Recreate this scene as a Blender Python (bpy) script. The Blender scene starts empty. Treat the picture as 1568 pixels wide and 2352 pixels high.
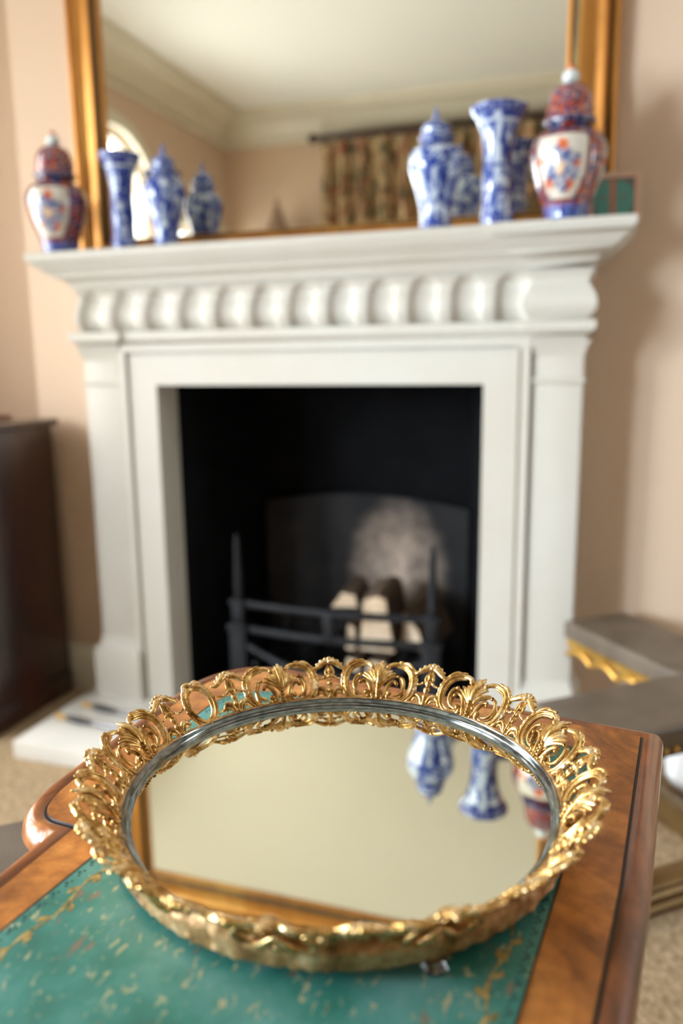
import bpy, bmesh, math, random
from mathutils import Vector, Matrix, noise
random.seed(7)
S = bpy.context.scene
PI = math.pi
def R(a): return math.radians(a)

# ------------------------------------------------------------------ camera
cd = bpy.data.cameras.new('camera'); cam = bpy.data.objects.new('camera', cd); S.collection.objects.link(cam); S.camera = cam
cd.sensor_fit = 'VERTICAL'; cd.sensor_height = 36.0; cd.lens = 1829/2352*36.0
cd.clip_start = 0.02; cd.clip_end = 60
yaw = R(18.1); pitch = math.atan(346/1829); roll = 0.0123
F = Vector((-math.sin(yaw)*math.cos(pitch), math.cos(yaw)*math.cos(pitch), -math.sin(pitch)))
Rv = Vector((math.cos(yaw), math.sin(yaw), 0)); Uv = Rv.cross(F)
R2 = Rv*math.cos(roll)-Uv*math.sin(roll); U2 = Rv*math.sin(roll)+Uv*math.cos(roll)
M = Matrix((R2, U2, -F)).transposed().to_4x4(); M.translation = Vector((0, -2.13, 1.06)); cam.matrix_world = M
cd.dof.use_dof = True; cd.dof.focus_distance = 0.640; cd.dof.aperture_fstop = 2.9; cd.dof.aperture_blades = 0

# ------------------------------------------------------------------ view, world, lights
S.view_settings.view_transform = 'Standard'; S.view_settings.look = 'None'
S.view_settings.exposure = -0.12; S.view_settings.gamma = 1.0; S.view_settings.use_curve_mapping = False
w = bpy.data.worlds.new('sky'); S.world = w; w.use_nodes = True
bg = w.node_tree.nodes['Background']; bg.inputs[0].default_value = (0.88, 0.96, 1.0, 1); bg.inputs[1].default_value = 7.0

def area(name, loc, direction, sx, sy, power, col):
    l = bpy.data.lights.new(name, 'AREA'); l.shape = 'RECTANGLE'; l.size = sx; l.size_y = sy; l.energy = power; l.color = col
    o = bpy.data.objects.new(name, l); S.collection.objects.link(o); o.location = loc
    o.rotation_euler = Vector(direction).to_track_quat('-Z', 'Z').to_euler(); return o
area('daylight_west', (-3.45, -1.75, 2.05), (1, 0, -.42), 3.4, 2.8, 215, (1.0, 0.94, 0.85))
k_ = area('daylight_garden_door', (-2.86, -2.90, 1.25), (2.6, 1.6, -.42), 0.75, 1.7, 84, (0.72, 0.86, 1.0)); k_.data.spread = R(75)
area('daylight_east', (2.02, -0.62, 1.40), (-1, 0, 0), 0.36, 1.8, 26, (0.84, 0.91, 1.0))

# ------------------------------------------------------------------ helpers
def link(o): S.collection.objects.link(o); return o
def tag(o, label=None, cat=None, group=None, kind=None):
    if label: o['label'] = label
    if cat: o['category'] = cat
    if group: o['group'] = group
    if kind: o['kind'] = kind
    return o
def thing(name, label, cat, loc=(0, 0, 0), rz=0, group=None):
    o = bpy.data.objects.new(name, None); o.empty_display_size = .05; link(o)
    o.location = loc; o.rotation_euler = (0, 0, rz); return tag(o, label, cat, group)
def obj(name, bm, mats, parent=None, smooth=True, ang=40, recalc=True):
    if recalc: bmesh.ops.recalc_face_normals(bm, faces=bm.faces)
    me = bpy.data.meshes.new(name); bm.to_mesh(me); bm.free()
    for m in (mats if isinstance(mats, (list, tuple)) else [mats]): me.materials.append(m)
    if smooth:
        me.polygons.foreach_set('use_smooth', [True]*len(me.polygons))
        me.set_sharp_from_angle(angle=R(ang))
    o = link(bpy.data.objects.new(name, me))
    if parent: o.parent = parent
    return o
def struct(name, bm, m, **k): return tag(obj(name, bm, m, **k), kind='structure')
def box(bm, x0, x1, y0, y1, z0, z1, mi=0, bev=0):
    vs = [bm.verts.new(p) for p in ((x0,y0,z0),(x1,y0,z0),(x1,y1,z0),(x0,y1,z0),(x0,y0,z1),(x1,y0,z1),(x1,y1,z1),(x0,y1,z1))]
    fs = [bm.faces.new([vs[i] for i in f]) for f in ((0,3,2,1),(4,5,6,7),(0,1,5,4),(1,2,6,5),(2,3,7,6),(3,0,4,7))]
    for f in fs: f.material_index = mi
    if bev:
        es = list({e for f in fs for e in f.edges})
        bmesh.ops.bevel(bm, geom=es, offset=bev, segments=2, profile=.6, affect='EDGES')
def quad(bm, *ps, mi=0):
    f = bm.faces.new([bm.verts.new(p) for p in ps]); f.material_index = mi; return f
def lathe(bm, prof, n=48, cx=0, cy=0, cz=0, a0=0, a1=2*PI, cap=True):
    full = abs(a1-a0-2*PI) < 1e-6; rings = []
    for r, z in prof:
        rings.append([bm.verts.new((cx+r*math.cos(a0+(a1-a0)*i/n), cy+r*math.sin(a0+(a1-a0)*i/n), cz+z)) for i in range(n if full else n+1)])
    for a, b in zip(rings, rings[1:]):
        m = n if full else n
        for i in range(m):
            j = (i+1) % n if full else i+1
            bm.faces.new((a[i], a[j], b[j], b[i]))
    if cap and full:
        for rg in (rings[0], rings[-1]):
            try: bm.faces.new(rg)
            except ValueError: pass
    return rings
def ball(bm, c, r, sc=(1, 1, 1), seg=12):
    mt = Matrix.Translation(c) @ Matrix.Diagonal((sc[0], sc[1], sc[2], 1))
    bmesh.ops.create_uvsphere(bm, u_segments=seg, v_segments=max(6, seg//2+2), radius=r, matrix=mt)
def tube(bm, pts, rad, n=10, up=Vector((0, 0, 1)), asp=1.0, cap=True):
    pts = [Vector(p) for p in pts]; rings = []
    if not isinstance(rad, (list, tuple)): rad = [rad]*len(pts)
    for i, p in enumerate(pts):
        t = (pts[min(i+1, len(pts)-1)]-pts[max(i-1, 0)]).normalized()
        u = up if abs(t.dot(up)) < .95 else Vector((1, 0, 0))
        s = t.cross(u).normalized(); q = s.cross(t)
        rings.append([bm.verts.new(p+rad[i]*(math.cos(2*PI*k/n)*s+asp*math.sin(2*PI*k/n)*q)) for k in range(n)])
    for a, b in zip(rings, rings[1:]):
        for i in range(n): bm.faces.new((a[i], a[(i+1) % n], b[(i+1) % n], b[i]))
    if cap: bm.faces.new(rings[0]); bm.faces.new(rings[-1])
def spline(P, k=6, closed=False):
    P = [tuple(p) for p in P]; out = []; n = len(P); d = len(P[0])
    g = (lambda i: P[i % n]) if closed else (lambda i: P[min(max(i, 0), n-1)])
    for i in range(n if closed else n-1):
        a, b, c, e = g(i-1), g(i), g(i+1), g(i+2)
        for s in range(k):
            t = s/k
            out.append(tuple(.5*((2*b[j])+(-a[j]+c[j])*t+(2*a[j]-5*b[j]+4*c[j]-e[j])*t*t+(-a[j]+3*b[j]-3*c[j]+e[j])*t**3) for j in range(d)))
    if not closed: out.append(P[-1])
    return out
def offset_poly(P, d):
    """offset closed ccw polygon outward by d"""
    n = len(P); out = []
    for i in range(n):
        a, b, c = Vector(P[i-1]), Vector(P[i]), Vector(P[(i+1) % n])
        e1 = (b-a).normalized(); e2 = (c-b).normalized()
        n1 = Vector((e1.y, -e1.x)); n2 = Vector((e2.y, -e2.x)); m = (n1+n2)
        m = m/max(m.length_squared/2, .35)
        out.append((b.x+m.x*d, b.y+m.y*d))
    return out
def sweep(bm, path, prof, mis=None, closed=False):
    """mitred sweep of a profile [(outward, z)] along a horizontal path (outward = right of travel)"""
    n = len(path); rings = []
    for i in range(n):
        b = Vector(path[i])
        a = Vector(path[i-1]) if (i or closed) else None
        c = Vector(path[(i+1) % n]) if (i < n-1 or closed) else None
        if a is None: e = (c-b).normalized(); m = Vector((e.y, -e.x))
        elif c is None: e = (b-a).normalized(); m = Vector((e.y, -e.x))
        else:
            e1 = (b-a).normalized(); e2 = (c-b).normalized()
            n1 = Vector((e1.y, -e1.x)); n2 = Vector((e2.y, -e2.x)); m = n1+n2; m = m/(m.length_squared/2)
        rings.append([bm.verts.new((b.x+m.x*o, b.y+m.y*o, z)) for o, z in prof])
    rr = rings+([rings[0]] if closed else [])
    for a, b in zip(rr, rr[1:]):
        for k in range(len(prof)-1):
            f = bm.faces.new((a[k], b[k], b[k+1], a[k+1]))
            if mis: f.material_index = mis[k]
    return rings
def fill(bm, outer, holes, to3):
    """planar polygon with holes; to3 maps 2D to 3D"""
    es = []
    for loop in [outer]+holes:
        vs = [bm.verts.new(to3(*p)) for p in loop]
        es += [bm.edges.new((vs[i], vs[(i+1) % len(vs)])) for i in range(len(vs))]
    bmesh.ops.triangle_fill(bm, use_beauty=True, use_dissolve=False, edges=es)

# ------------------------------------------------------------------ materials
class NT:
    def __init__(s, name):
        s.m = bpy.data.materials.new(name); s.m.use_nodes = True; s.t = s.m.node_tree
        s.b = s.t.nodes['Principled BSDF']; s.tc = s.t.nodes.new('ShaderNodeTexCoord')
    def n(s, typ, **k):
        x = s.t.nodes.new('ShaderNode'+typ)
        for a, v in sorted(k.items(), key=lambda q: q[0].startswith('i_')):
            if a.startswith('i_'):
                kk = a[2:]; kk = int(kk) if kk.isdigit() else kk.replace('_', ' ')
                if hasattr(v, 'is_output'): s.t.links.new(v, x.inputs[kk])
                else: x.inputs[kk].default_value = v
            else: setattr(x, a, v)
        return x
    def set(s, **k):
        for a, v in k.items():
            kk = a.replace('_', ' ')
            if hasattr(v, 'is_output'): s.t.links.new(v, s.b.inputs[kk])
            else: s.b.inputs[kk].default_value = v
        return s
    def noise(s, scale, detail=4, rough=.55, stretch=None, dist=0, src='Object'):
        v = s.tc.outputs[src]
        if stretch:
            v = s.n('Mapping', i_Vector=v, i_Scale=stretch).outputs[0]
        return s.n('TexNoise', i_Vector=v, i_Scale=scale, i_Detail=detail, i_Roughness=rough, i_Distortion=dist).outputs[0]
    def ramp(s, fac, stops, interp='LINEAR'):
        r = s.n('ValToRGB', i_Fac=fac); cr = r.color_ramp; cr.interpolation = interp
        while len(cr.elements) < len(stops): cr.elements.new(.5)
        for e, (p, c) in zip(cr.elements, stops):
            e.position = p; e.color = (c, c, c, 1) if isinstance(c, (int, float)) else (*c, 1)
        return r.outputs[0]
    def mix(s, fac, a, b, mode='MIX'):
        x = s.t.nodes.new('ShaderNodeMix'); x.data_type = 'RGBA'; x.blend_type = mode
        for i, v in ((0, fac), (6, a), (7, b)):
            if hasattr(v, 'is_output'): s.t.links.new(v, x.inputs[i])
            else: x.inputs[i].default_value = v if i == 0 else ((*v, 1) if len(v) == 3 else v)
        return x.outputs[2]
    def math(s, op, a, b=0.0):
        return s.n('Math', operation=op, i_0=a, i_1=b).outputs[0]
    def bump(s, h, strength=.3, dist=.002):
        s.t.links.new(s.n('Bump', i_Height=h, i_Strength=strength, i_Distance=dist).outputs[0], s.b.inputs['Normal']); return s

def plain(name, col, rough=.5, metal=0, spec=.5, var=.06, scale=8, bump=0, coat=0):
    k = NT(name); c2 = tuple(max(0, x*(1-var*2)) for x in col)
    k.set(Base_Color=k.ramp(k.noise(scale, 5), [(.3, c2), (.7, col)]), Roughness=rough, Metallic=metal, Specular_IOR_Level=spec, Coat_Weight=coat, Coat_Roughness=.08)
    if bump: k.bump(k.noise(scale*12, 4), bump, .001)
    return k.m
M_wall = plain('peach_wall_paint', (.64, .475, .34), .75, var=.015, scale=2, bump=.04)
M_ceiling = plain('ivory_ceiling_paint', (.88, .87, .80), .8, var=.01, scale=2)
M_trim = plain('cream_woodwork_paint', (.72, .67, .53), .45, var=.02, scale=3)
k = NT('carved_limestone')
k.set(Base_Color=k.mix(k.ramp(k.noise(2.2, 6, .6), [(.4, 0.0), (.75, .45)]), (.575, .545, .48), (.49, .42, .32)), Roughness=.62, Specular_IOR_Level=.35)
k.bump(k.noise(60, 6), .12, .002); M_stone = k.m
M_hearth = plain('pale_limestone_slab', (.74, .71, .65), .4, var=.05, scale=5)
k = NT('woven_sisal_carpet')
wv = k.n('TexWave', i_Vector=k.tc.outputs['Object'], i_Scale=28.0, i_Distortion=3.0, i_Detail=2.0, bands_direction='DIAGONAL').outputs[1]
ns = k.noise(90, 3, .7, stretch=(1, .6, 1))
k.set(Base_Color=k.mix(k.math('MULTIPLY', wv, .6), k.ramp(ns, [(.3, (.17, .11, .055)), (.5, (.42, .305, .185)), (.72, (.66, .51, .34))]), (.33, .23, .13)), Roughness=.9, Specular_IOR_Level=.15)
k.bump(ns, .8, .006); M_carpet = k.m
k = NT('sooty_iron'); k.set(Base_Color=k.ramp(k.noise(14, 5), [(.3, (.003, .003, .004)), (.7, (.014, .015, .019))]), Roughness=.55, Metallic=.3); k.bump(k.noise(40, 4), .3, .003); M_iron = k.m
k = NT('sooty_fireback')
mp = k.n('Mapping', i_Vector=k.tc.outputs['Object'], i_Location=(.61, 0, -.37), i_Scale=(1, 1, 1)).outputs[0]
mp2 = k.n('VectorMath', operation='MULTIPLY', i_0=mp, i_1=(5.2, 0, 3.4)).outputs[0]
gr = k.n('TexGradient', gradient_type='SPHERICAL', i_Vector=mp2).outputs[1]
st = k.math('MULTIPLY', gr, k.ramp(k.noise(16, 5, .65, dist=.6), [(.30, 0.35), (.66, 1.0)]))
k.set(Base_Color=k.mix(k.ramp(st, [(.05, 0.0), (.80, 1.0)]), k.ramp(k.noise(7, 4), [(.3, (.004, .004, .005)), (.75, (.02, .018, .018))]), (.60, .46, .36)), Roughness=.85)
M_back = k.m
k = NT('gilt_frame')
k.set(Base_Color=k.ramp(k.noise(5, 6, .7, stretch=(1, 1, .15)), [(.3, (.38, .15, .03)), (.55, (.60, .27, .055)), (.75, (.80, .48, .14))]), Metallic=.6, Roughness=k.ramp(k.noise(30, 4), [(.3, .28), (.7, .46)])); M_gilt = k.m
k = NT('dark_gilt_groove')
k.set(Base_Color=k.ramp(k.noise(8, 6, .7, stretch=(1, 1, .12)), [(.42, (.035, .03, .018)), (.62, (.14, .09, .03)), (.7, (.5, .34, .10))]), Metallic=.35, Roughness=.5); M_giltdark = k.m
k = NT('wall_mirror_silver'); k.set(Base_Color=(.93, .92, .84, 1), Metallic=1.0, Roughness=0.0); M_mir = k.m
k = NT('tray_mirror_silver')
sp = k.ramp(k.n('TexVoronoi', i_Vector=k.tc.outputs['Object'], i_Scale=190.0, feature='F1').outputs[0], [(.035, .22), (.07, 0.0)])
sp2 = k.math('MULTIPLY', sp, k.ramp(k.noise(60, 2), [(.55, 0.0), (.6, 1.0)]))
k.set(Base_Color=k.mix(sp2, (.80, .785, .66), (.36, .34, .27)), Metallic=1.0, Roughness=k.math('ADD', k.math('MULTIPLY', sp2, .5), 0.004)); M_traymir = k.m
# ormolu gold of the tray
k = NT('worn_ormolu')
k.set(Base_Color=k.ramp(k.noise(75, 6, .68), [(.31, (.10, .045, .015)), (.42, (.42, .22, .06)), (.54, (.74, .47, .16)), (.66, (.96, .78, .52))]), Metallic=.80,
      Roughness=k.ramp(k.noise(140, 4), [(.35, .16), (.7, .36)]))
k.bump(k.noise(520, 4), .25, .0006); M_ormolu = k.m
k = NT('rubbed_gilt_band')
k.set(Base_Color=k.ramp(k.noise(60, 6, .68), [(.32, (.12, .06, .025)), (.46, (.42, .23, .085)), (.58, (.68, .43, .20)), (.7, (.86, .66, .42))]), Metallic=.5, Roughness=.38)
k.bump(k.noise(300, 4), .3, .0008); M_band = k.m
k = NT('silvered_bezel'); k.set(Base_Color=k.ramp(k.noise(120, 4, stretch=(1, 1, 4)), [(.3, (.10, .12, .125)), (.7, (.34, .38, .39))]), Metallic=.95, Roughness=.12); M_bezel = k.m
def wood(name, a, b, c, scale=6, rough=.25, stretch=(1, 1, 1), coat=.6, dist=1.5, fine=1):
    k = NT(name)
    n1 = k.noise(scale, 8, .62, stretch=stretch, dist=dist); n2 = k.noise(scale*9*fine, 4, .6, stretch=stretch)
    base = k.ramp(n1, [(.3, a), (.5, b), (.68, c)])
    k.set(Base_Color=k.mix(k.ramp(n2, [(.3, .55), (.6, 0.0)]), base, a), Roughness=rough, Coat_Weight=coat, Coat_Roughness=.12)
    k.bump(n2, .04, .0005); return k.m
M_burr = wood('burr_walnut_veneer', (.17, .05, .008), (.60, .215, .036), (.84, .37, .085), scale=9, rough=.38, coat=.2)
M_edge = wood('walnut_edge_moulding', (.10, .028, .01), (.34, .105, .025), (.52, .19, .045), scale=14, rough=.3, stretch=(1, .25, 1), coat=.35)
M_mahog = wood('dark_mahogany', (.008, .003, .002), (.032, .008, .005), (.06, .015, .008), scale=5, rough=.3, stretch=(1, 1, .2))
M_log = wood('split_birch_log', (.50, .33, .18), (.78, .60, .42), (.90, .76, .58), scale=12, rough=.7, coat=0)
M_bark = plain('log_bark', (.16, .10, .06), .9, var=.3, scale=30, bump=.6)
# green leather
k = NT('green_desk_leather')
pv = k.n('Mapping', i_Vector=k.tc.outputs['Object'], i_Scale=(1, .45, 1), i_Rotation=(0, 0, .5)).outputs[0]
sc = k.n('TexNoise', i_Vector=pv, i_Scale=230.0, i_Detail=2.5, i_Roughness=.5, i_Distortion=.8).outputs[0]
base = k.ramp(k.noise(16, 5, .6), [(.3, (.022, .145, .11)), (.5, (.045, .24, .20)), (.7, (.14, .37, .34))])
c1 = k.mix(k.ramp(sc, [(.62, 0.0), (.67, .85)]), base, (.50, .48, .28))
sc2 = k.n('TexNoise', i_Vector=pv, i_Scale=90.0, noise_dimensions='4D', i_Detail=3.0, i_W=3.0, i_Roughness=.6).outputs[0]
c2 = k.mix(k.ramp(sc2, [(.62, 0.0), (.70, .75)]), c1, (.30, .16, .10))
sc3 = k.n('TexNoise', i_Vector=pv, i_Scale=30.0, noise_dimensions='4D', i_Detail=5.0, i_W=9.0, i_Roughness=.7).outputs[0]
c3 = k.mix(k.ramp(sc3, [(.6, 0.0), (.72, .6)]), c2, (.24, .42, .42))
k.set(Base_Color=c3, Roughness=.42, Specular_IOR_Level=.5); k.bump(k.noise(300, 4), .25, .0006); M_leather = k.m
k = NT('worn_gold_tooling')
k.set(Base_Color=k.ramp(k.noise(140, 5, .7), [(.36, (.03, .14, .10)), (.46, (.36, .24, .07)), (.62, (.62, .46, .17))]), Metallic=.25, Roughness=.42); M_tool = k.m
k = NT('blind_tooling'); k.set(Base_Color=(.012, .035, .05, 1), Roughness=.5); M_blind = k.m
k = NT('ebony_stringing'); k.set(Base_Color=(.018, .010, .008, 1), Roughness=.4); M_black = k.m
k = NT('taupe_leather'); k.set(Base_Color=k.ramp(k.noise(12, 5), [(.3, (.095, .070, .048)), (.7, (.15, .115, .082))]), Roughness=.42)
k.bump(k.n('TexVoronoi', i_Vector=k.tc.outputs['Object'], i_Scale=420.0).outputs[0], .5, .0008); M_taupe = k.m
k = NT('polished_brass'); k.set(Base_Color=k.ramp(k.noise(20, 5), [(.3, (.40, .20, .03)), (.7, (.74, .44, .10))]), Metallic=.8, Roughness=.35); M_brass = k.m
M_bronze = plain('bronzed_moulding', (.22, .13, .045), .4, metal=.6, var=.2, scale=14)
M_soot = plain('black_soot', (.006, .006, .007), .9, spec=.15, var=.3, scale=10)
M_steel = plain('burnished_steel', (.25, .24, .25), .25, metal=.95, scale=60)
M_wall_e = plain('umber_bounce_cut_wall', (.20, .15, .11), .7, var=.03, scale=3)  # unseen east wall, coloured dark to cut bounce light from the right
M_cush = plain('off_white_boucle', (.86, .85, .82), .95, var=.05, scale=40, bump=.5)
k = NT('tapestry_curtain')
m1 = k.noise(9, 5, .6, stretch=(1.6, 1.6, .9), dist=1.2); m2 = k.noise(13, 3, .5, stretch=(1.5, 1.5, .8), dist=.8)
cc = k.ramp(m1, [(.36, (.03, .035, .02)), (.46, (.12, .10, .045)), (.54, (.42, .29, .15)), (.66, (.60, .46, .26))])
k.set(Base_Color=k.mix(k.ramp(m2, [(.54, 0.0), (.6, .8)]), cc, (.30, .09, .05)), Roughness=.9); M_curtain = k.m
k = NT('window_glass')
g = k.t.nodes.new('ShaderNodeBsdfGlossy'); g.inputs['Roughness'].default_value = 0.0
tr = k.t.nodes.new('ShaderNodeBsdfTransparent'); mx = k.t.nodes.new('ShaderNodeMixShader'); mx.inputs[0].default_value = .05
k.t.links.new(tr.outputs[0], mx.inputs[1]); k.t.links.new(g.outputs[0], mx.inputs[2])
k.t.links.new(mx.outputs[0], k.t.nodes['Material Output'].inputs[0]); M_glass = k.m
k = NT('glazed_porcelain')
at = k.n('VertexColor', layer_name='col')
k.set(Base_Color=at.outputs[0], Roughness=.12, Specular_IOR_Level=.6, Coat_Weight=.4, Coat_Roughness=.04); M_porc = k.m
k = NT('painted_tile'); at = k.n('VertexColor', layer_name='col'); k.set(Base_Color=at.outputs[0], Roughness=.45); M_tile = k.m

# ------------------------------------------------------------------ room shell
XL, XR, YR, HC, HW = -2.64, 1.80, -3.45, 2.75, 2.58
XB = -1.705                                             # left end of the chimney breast
FX0, FX1, FZ = -1.196, -.281, 1.0                        # fire opening
bm = bmesh.new(); quad(bm, (XL-.1, YR-.1, 0), (XR+.1, YR-.1, 0), (XR+.1, .6, 0), (XL-.1, .6, 0)); struct('floor', bm, M_carpet)
bm = bmesh.new(); quad(bm, (XL-.1, YR-.1, HC), (XR+.1, YR-.1, HC), (XR+.1, .6, HC), (XL-.1, .6, HC)); struct('ceiling', bm, M_ceiling)
bm = bmesh.new()
fill(bm, [(XB, 0), (FX0, 0), (FX0, FZ), (FX1, FZ), (FX1, 0), (XR, 0), (XR, HC), (XB, HC)], [], lambda a, b: (a, 0, b))
quad(bm, (XB, 0, 0), (XB, 0, HC), (XB, .4, HC), (XB, .4, 0)); quad(bm, (XL, .4, 0), (XB, .4, 0), (XB, .4, HC), (XL, .4, HC))
struct('wall_north', bm, M_wall, smooth=False)

def arch(yc, w, z0, zs, rr, n=20):
    """glass outline in (y, z): rectangle with round head"""
    return [(yc-w, z0), (yc+w, z0)]+[(yc+rr*math.cos(PI*i/n), zs+rr*math.sin(PI*i/n)) for i in range(n+1)]
A1 = arch(-2.01, .40, .55, 1.95, .40)
holes_w = [A1, [(-3.28, .12), (-2.56, .12), (-2.56, 1.94), (-3.28, 1.94)], [(-1.46, .55), (-1.10, .55), (-1.10, 1.94), (-1.46, 1.94)], [(-.98, .55), (-.26, .55), (-.26, 2.35), (-.98, 2.35)]]
bm = bmesh.new(); fill(bm, [(YR, 0), (.4, 0), (.4, HC), (YR, HC)], holes_w, lambda a, b: (XL, a, b)); 
for h in holes_w:
    for i in range(len(h)):
        a, b = h[i], h[(i+1) % len(h)]
        quad(bm, (XL, a[0], a[1]), (XL, b[0], b[1]), (XL-.12, b[0], b[1]), (XL-.12, a[0], a[1]))
struct('wall_west', bm, M_wall, smooth=False)
hole_e = [[(-.80, .5), (-.44, .5), (-.44, 2.3), (-.80, 2.3)], [(-2.15, .3), (-1.0, .3), (-1.0, 1.6), (-2.15, 1.6)]][:1]
bm = bmesh.new(); fill(bm, [(YR, 0), (0, 0), (0, HC), (YR, HC)], hole_e, lambda a, b: (XR, a, b))
for h, i in [(h, i) for h in hole_e for i in range(4)]:
    a, b = h[i], h[(i+1) % 4]; quad(bm, (XR, a[0], a[1]), (XR, b[0], b[1]), (XR+.12, b[0], b[1]), (XR+.12, a[0], a[1]))
struct('wall_east', bm, M_wall_e, smooth=False)
bm = bmesh.new(); quad(bm, (XL, YR, 0), (XR, YR, 0), (XR, YR, HC), (XL, YR, HC))
struct('wall_south', bm, M_wall, smooth=False)
# cornice all round
bm = bmesh.new()
cprof = [(0, 2.55), (.012, 2.55), (.018, 2.575), (.03, 2.58), (.05, 2.61), (.09, 2.66), (.14, 2.69), (.16, 2.70), (.17, 2.72), (.20, 2.725), (.20, 2.75)]
sweep(bm, [(XL, YR), (XL, .4), (XB, .4), (XB, 0), (XR, 0), (XR, YR)], cprof, closed=True)
struct('trim_1', bm, M_trim)
# baseboards
bprof = [(.0, .0), (.022, 0), (.022, .11), (.018, .118), (.014, .125), (.012, .14), (.004, .146), (0, .146)]
bm = bmesh.new(); sweep(bm, [(XB, .4), (XB, 0), (-1.452, 0)], bprof); sweep(bm, [(-.03, 0), (XR, 0)], bprof); struct('baseboard_north', bm, M_trim)
bm = bmesh.new(); sweep(bm, [(XL, YR), (XL, .4)], bprof); struct('baseboard_west', bm, M_trim)
bm = bmesh.new(); sweep(bm, [(XR, YR), (XL, YR)], bprof); struct('baseboard_south', bm, M_trim)

# windows
def ringbox(bm, loop, wdt, x0, x1, ax='x'):
    """casing strip following a closed (a,z) loop"""
    P = loop
    if sum(P[i][0]*P[(i+1) % len(P)][1]-P[(i+1) % len(P)][0]*P[i][1] for i in range(len(P))) < 0: P = P[::-1]
    O = offset_poly(P, wdt); n = len(P)
    f3 = (lambda a, z, d: (d, a, z)) if ax == 'x' else (lambda a, z, d: (a, d, z))
    L = [[bm.verts.new(f3(*q, d)) for q in Q] for Q, d in ((P, x0), (O, x0), (O, x1), (P, x1))]
    for r in range(4):
        A, B = L[r], L[(r+1) % 4]
        for i in range(n): bm.faces.new((A[i], A[(i+1) % n], B[(i+1) % n], B[i]))
def window(num, loop, x, inward, bars_v, bars_h, ax='x', casing=.07):
    bm = bmesh.new(); ringbox(bm, loop, casing, x, x+inward*.03, ax)
    wf = struct('window_%d' % num, bm, M_trim)
    bm = bmesh.new(); ringbox(bm, [( .5*(p[0]+p[0]), p[1]) for p in offset_poly(loop if sum(loop[i][0]*loop[(i+1) % len(loop)][1]-loop[(i+1) % len(loop)][0]*loop[i][1] for i in range(len(loop))) > 0 else loop[::-1], -.03)], .03, x-inward*.04, x-inward*.07, ax)
    zs = [p[1] for p in loop]; ys = [p[0] for p in loop]
    def bx(a0, a1, z0, z1):
        if ax == 'x': box(bm, *sorted((x-inward*.045, x-inward*.065)), a0, a1, z0, z1)
        else: box(bm, a0, a1, *sorted((x-inward*.045, x-inward*.065)), z0, z1)
    for b, ztop in bars_v: bx(b-.012, b+.012, min(zs), ztop)
    for b in bars_h: bx(min(ys), max(ys), b-.012, b+.012)
    obj('window_sash', bm, M_trim, wf)
    bm = bmesh.new(); f3 = (lambda a, z: (x-inward*.055, a, z)) if ax == 'x' else (lambda a, z: (a, x-inward*.055, z))
    bm.faces.new([bm.verts.new(f3(*p)) for p in loop]); obj('window_pane', bm, M_glass, wf, smooth=False, recalc=False)
    return wf
window(1, A1, XL, 1, [(-2.01, 2.34)], [.95, 1.45])
window(2, holes_w[1], XL, 1, [], [.95, 1.45])
window(3, holes_w[2], XL, 1, [], [.95, 1.45])
window(4, holes_w[3], XL, 1, [(-.62, 2.35)], [1.0, 1.45, 1.9])
window(5, hole_e[0], XR, -1, [], [.93, 1.36, 1.78])

# ------------------------------------------------------------------ fireplace surround
sur = thing('fireplace_surround', 'carved pale limestone fireplace surround with fluted frieze around the black fire opening', 'fireplace', (-.7385, 0, 0))
CX = -.7385
def at_s(o): o.location = (-CX, 0, 0); return o      # children are modelled in world coordinates
XS0, XS1, YB = -1.430, -.047, -.130                  # body faces
BW = .118                                            # width of the end blocks
def bpath(e=.012, y=YB):
    return [(XS0-.0, 0), (XS0, y-e), (XS0+BW, y-e), (XS0+BW, y), (XS1-BW, y), (XS1-BW, y-e), (XS1, y-e), (XS1, 0)]
# travel so that outward is to the right: left end -> front -> right end goes (0)->(-y)->(+x) : outward = right of travel
def srev(p): return p
def spath(e=.012, y=YB): return [(XS0, 0), (XS0, y), (XS1-BW, y), (XS1-BW, y-e), (XS1, y-e), (XS1, 0)]
shelf_prof = [(-.02, 1.262), (.004, 1.262), (.008, 1.268), (.016, 1.272), (.022, 1.285), (.034, 1.294), (.048, 1.298), (.052, 1.300), (.056, 1.308), (.062, 1.309),
              (.067, 1.315), (.082, 1.325), (.090, 1.336), (.094, 1.337), (.096, 1.342), (.100, 1.346), (.101, 1.356), (.096, 1.362), (-.1, 1.362)]
def outward_ok(): return True
bm = bmesh.new()
pth = spath()
# our sweep offsets to the right of travel; going (x,0)->(x,-y) right side is -x : outward
sweep(bm, pth, shelf_prof)
quad(bm, (XS0-.09, 0, 1.3617), (XS0-.09, YB-.10, 1.3617), (XS1+.09, YB-.10, 1.3617), (XS1+.09, 0, 1.3617))
at_s(obj('mantel_shelf', bm, M_stone, sur))
# frieze: pulvinated profile with flutes
def fz(t):  # t 0 bottom..1 top -> outward offset
    return .004+.026*math.sin(min(1, t*1.35)*PI)**1.0*(1 if t < .74 else 1)*(1-.55*t)+(.014*max(0, (t-.78)/.22)**1.5)
zs0, zs1 = 1.150, 1.264
NZ = 22
prof = [(fz(i/NZ), zs0+(zs1-zs0)*i/NZ) for i in range(NZ+1)]
bm = bmesh.new()
# end blocks (plain) by sweep
sweep(bm, [(XS0, 0), (XS0, YB+.004)], prof)
sweep(bm, [(XS1-BW, YB+.02), (XS1-BW, YB-.012), (XS1, YB-.012), (XS1, 0)], prof)
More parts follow.
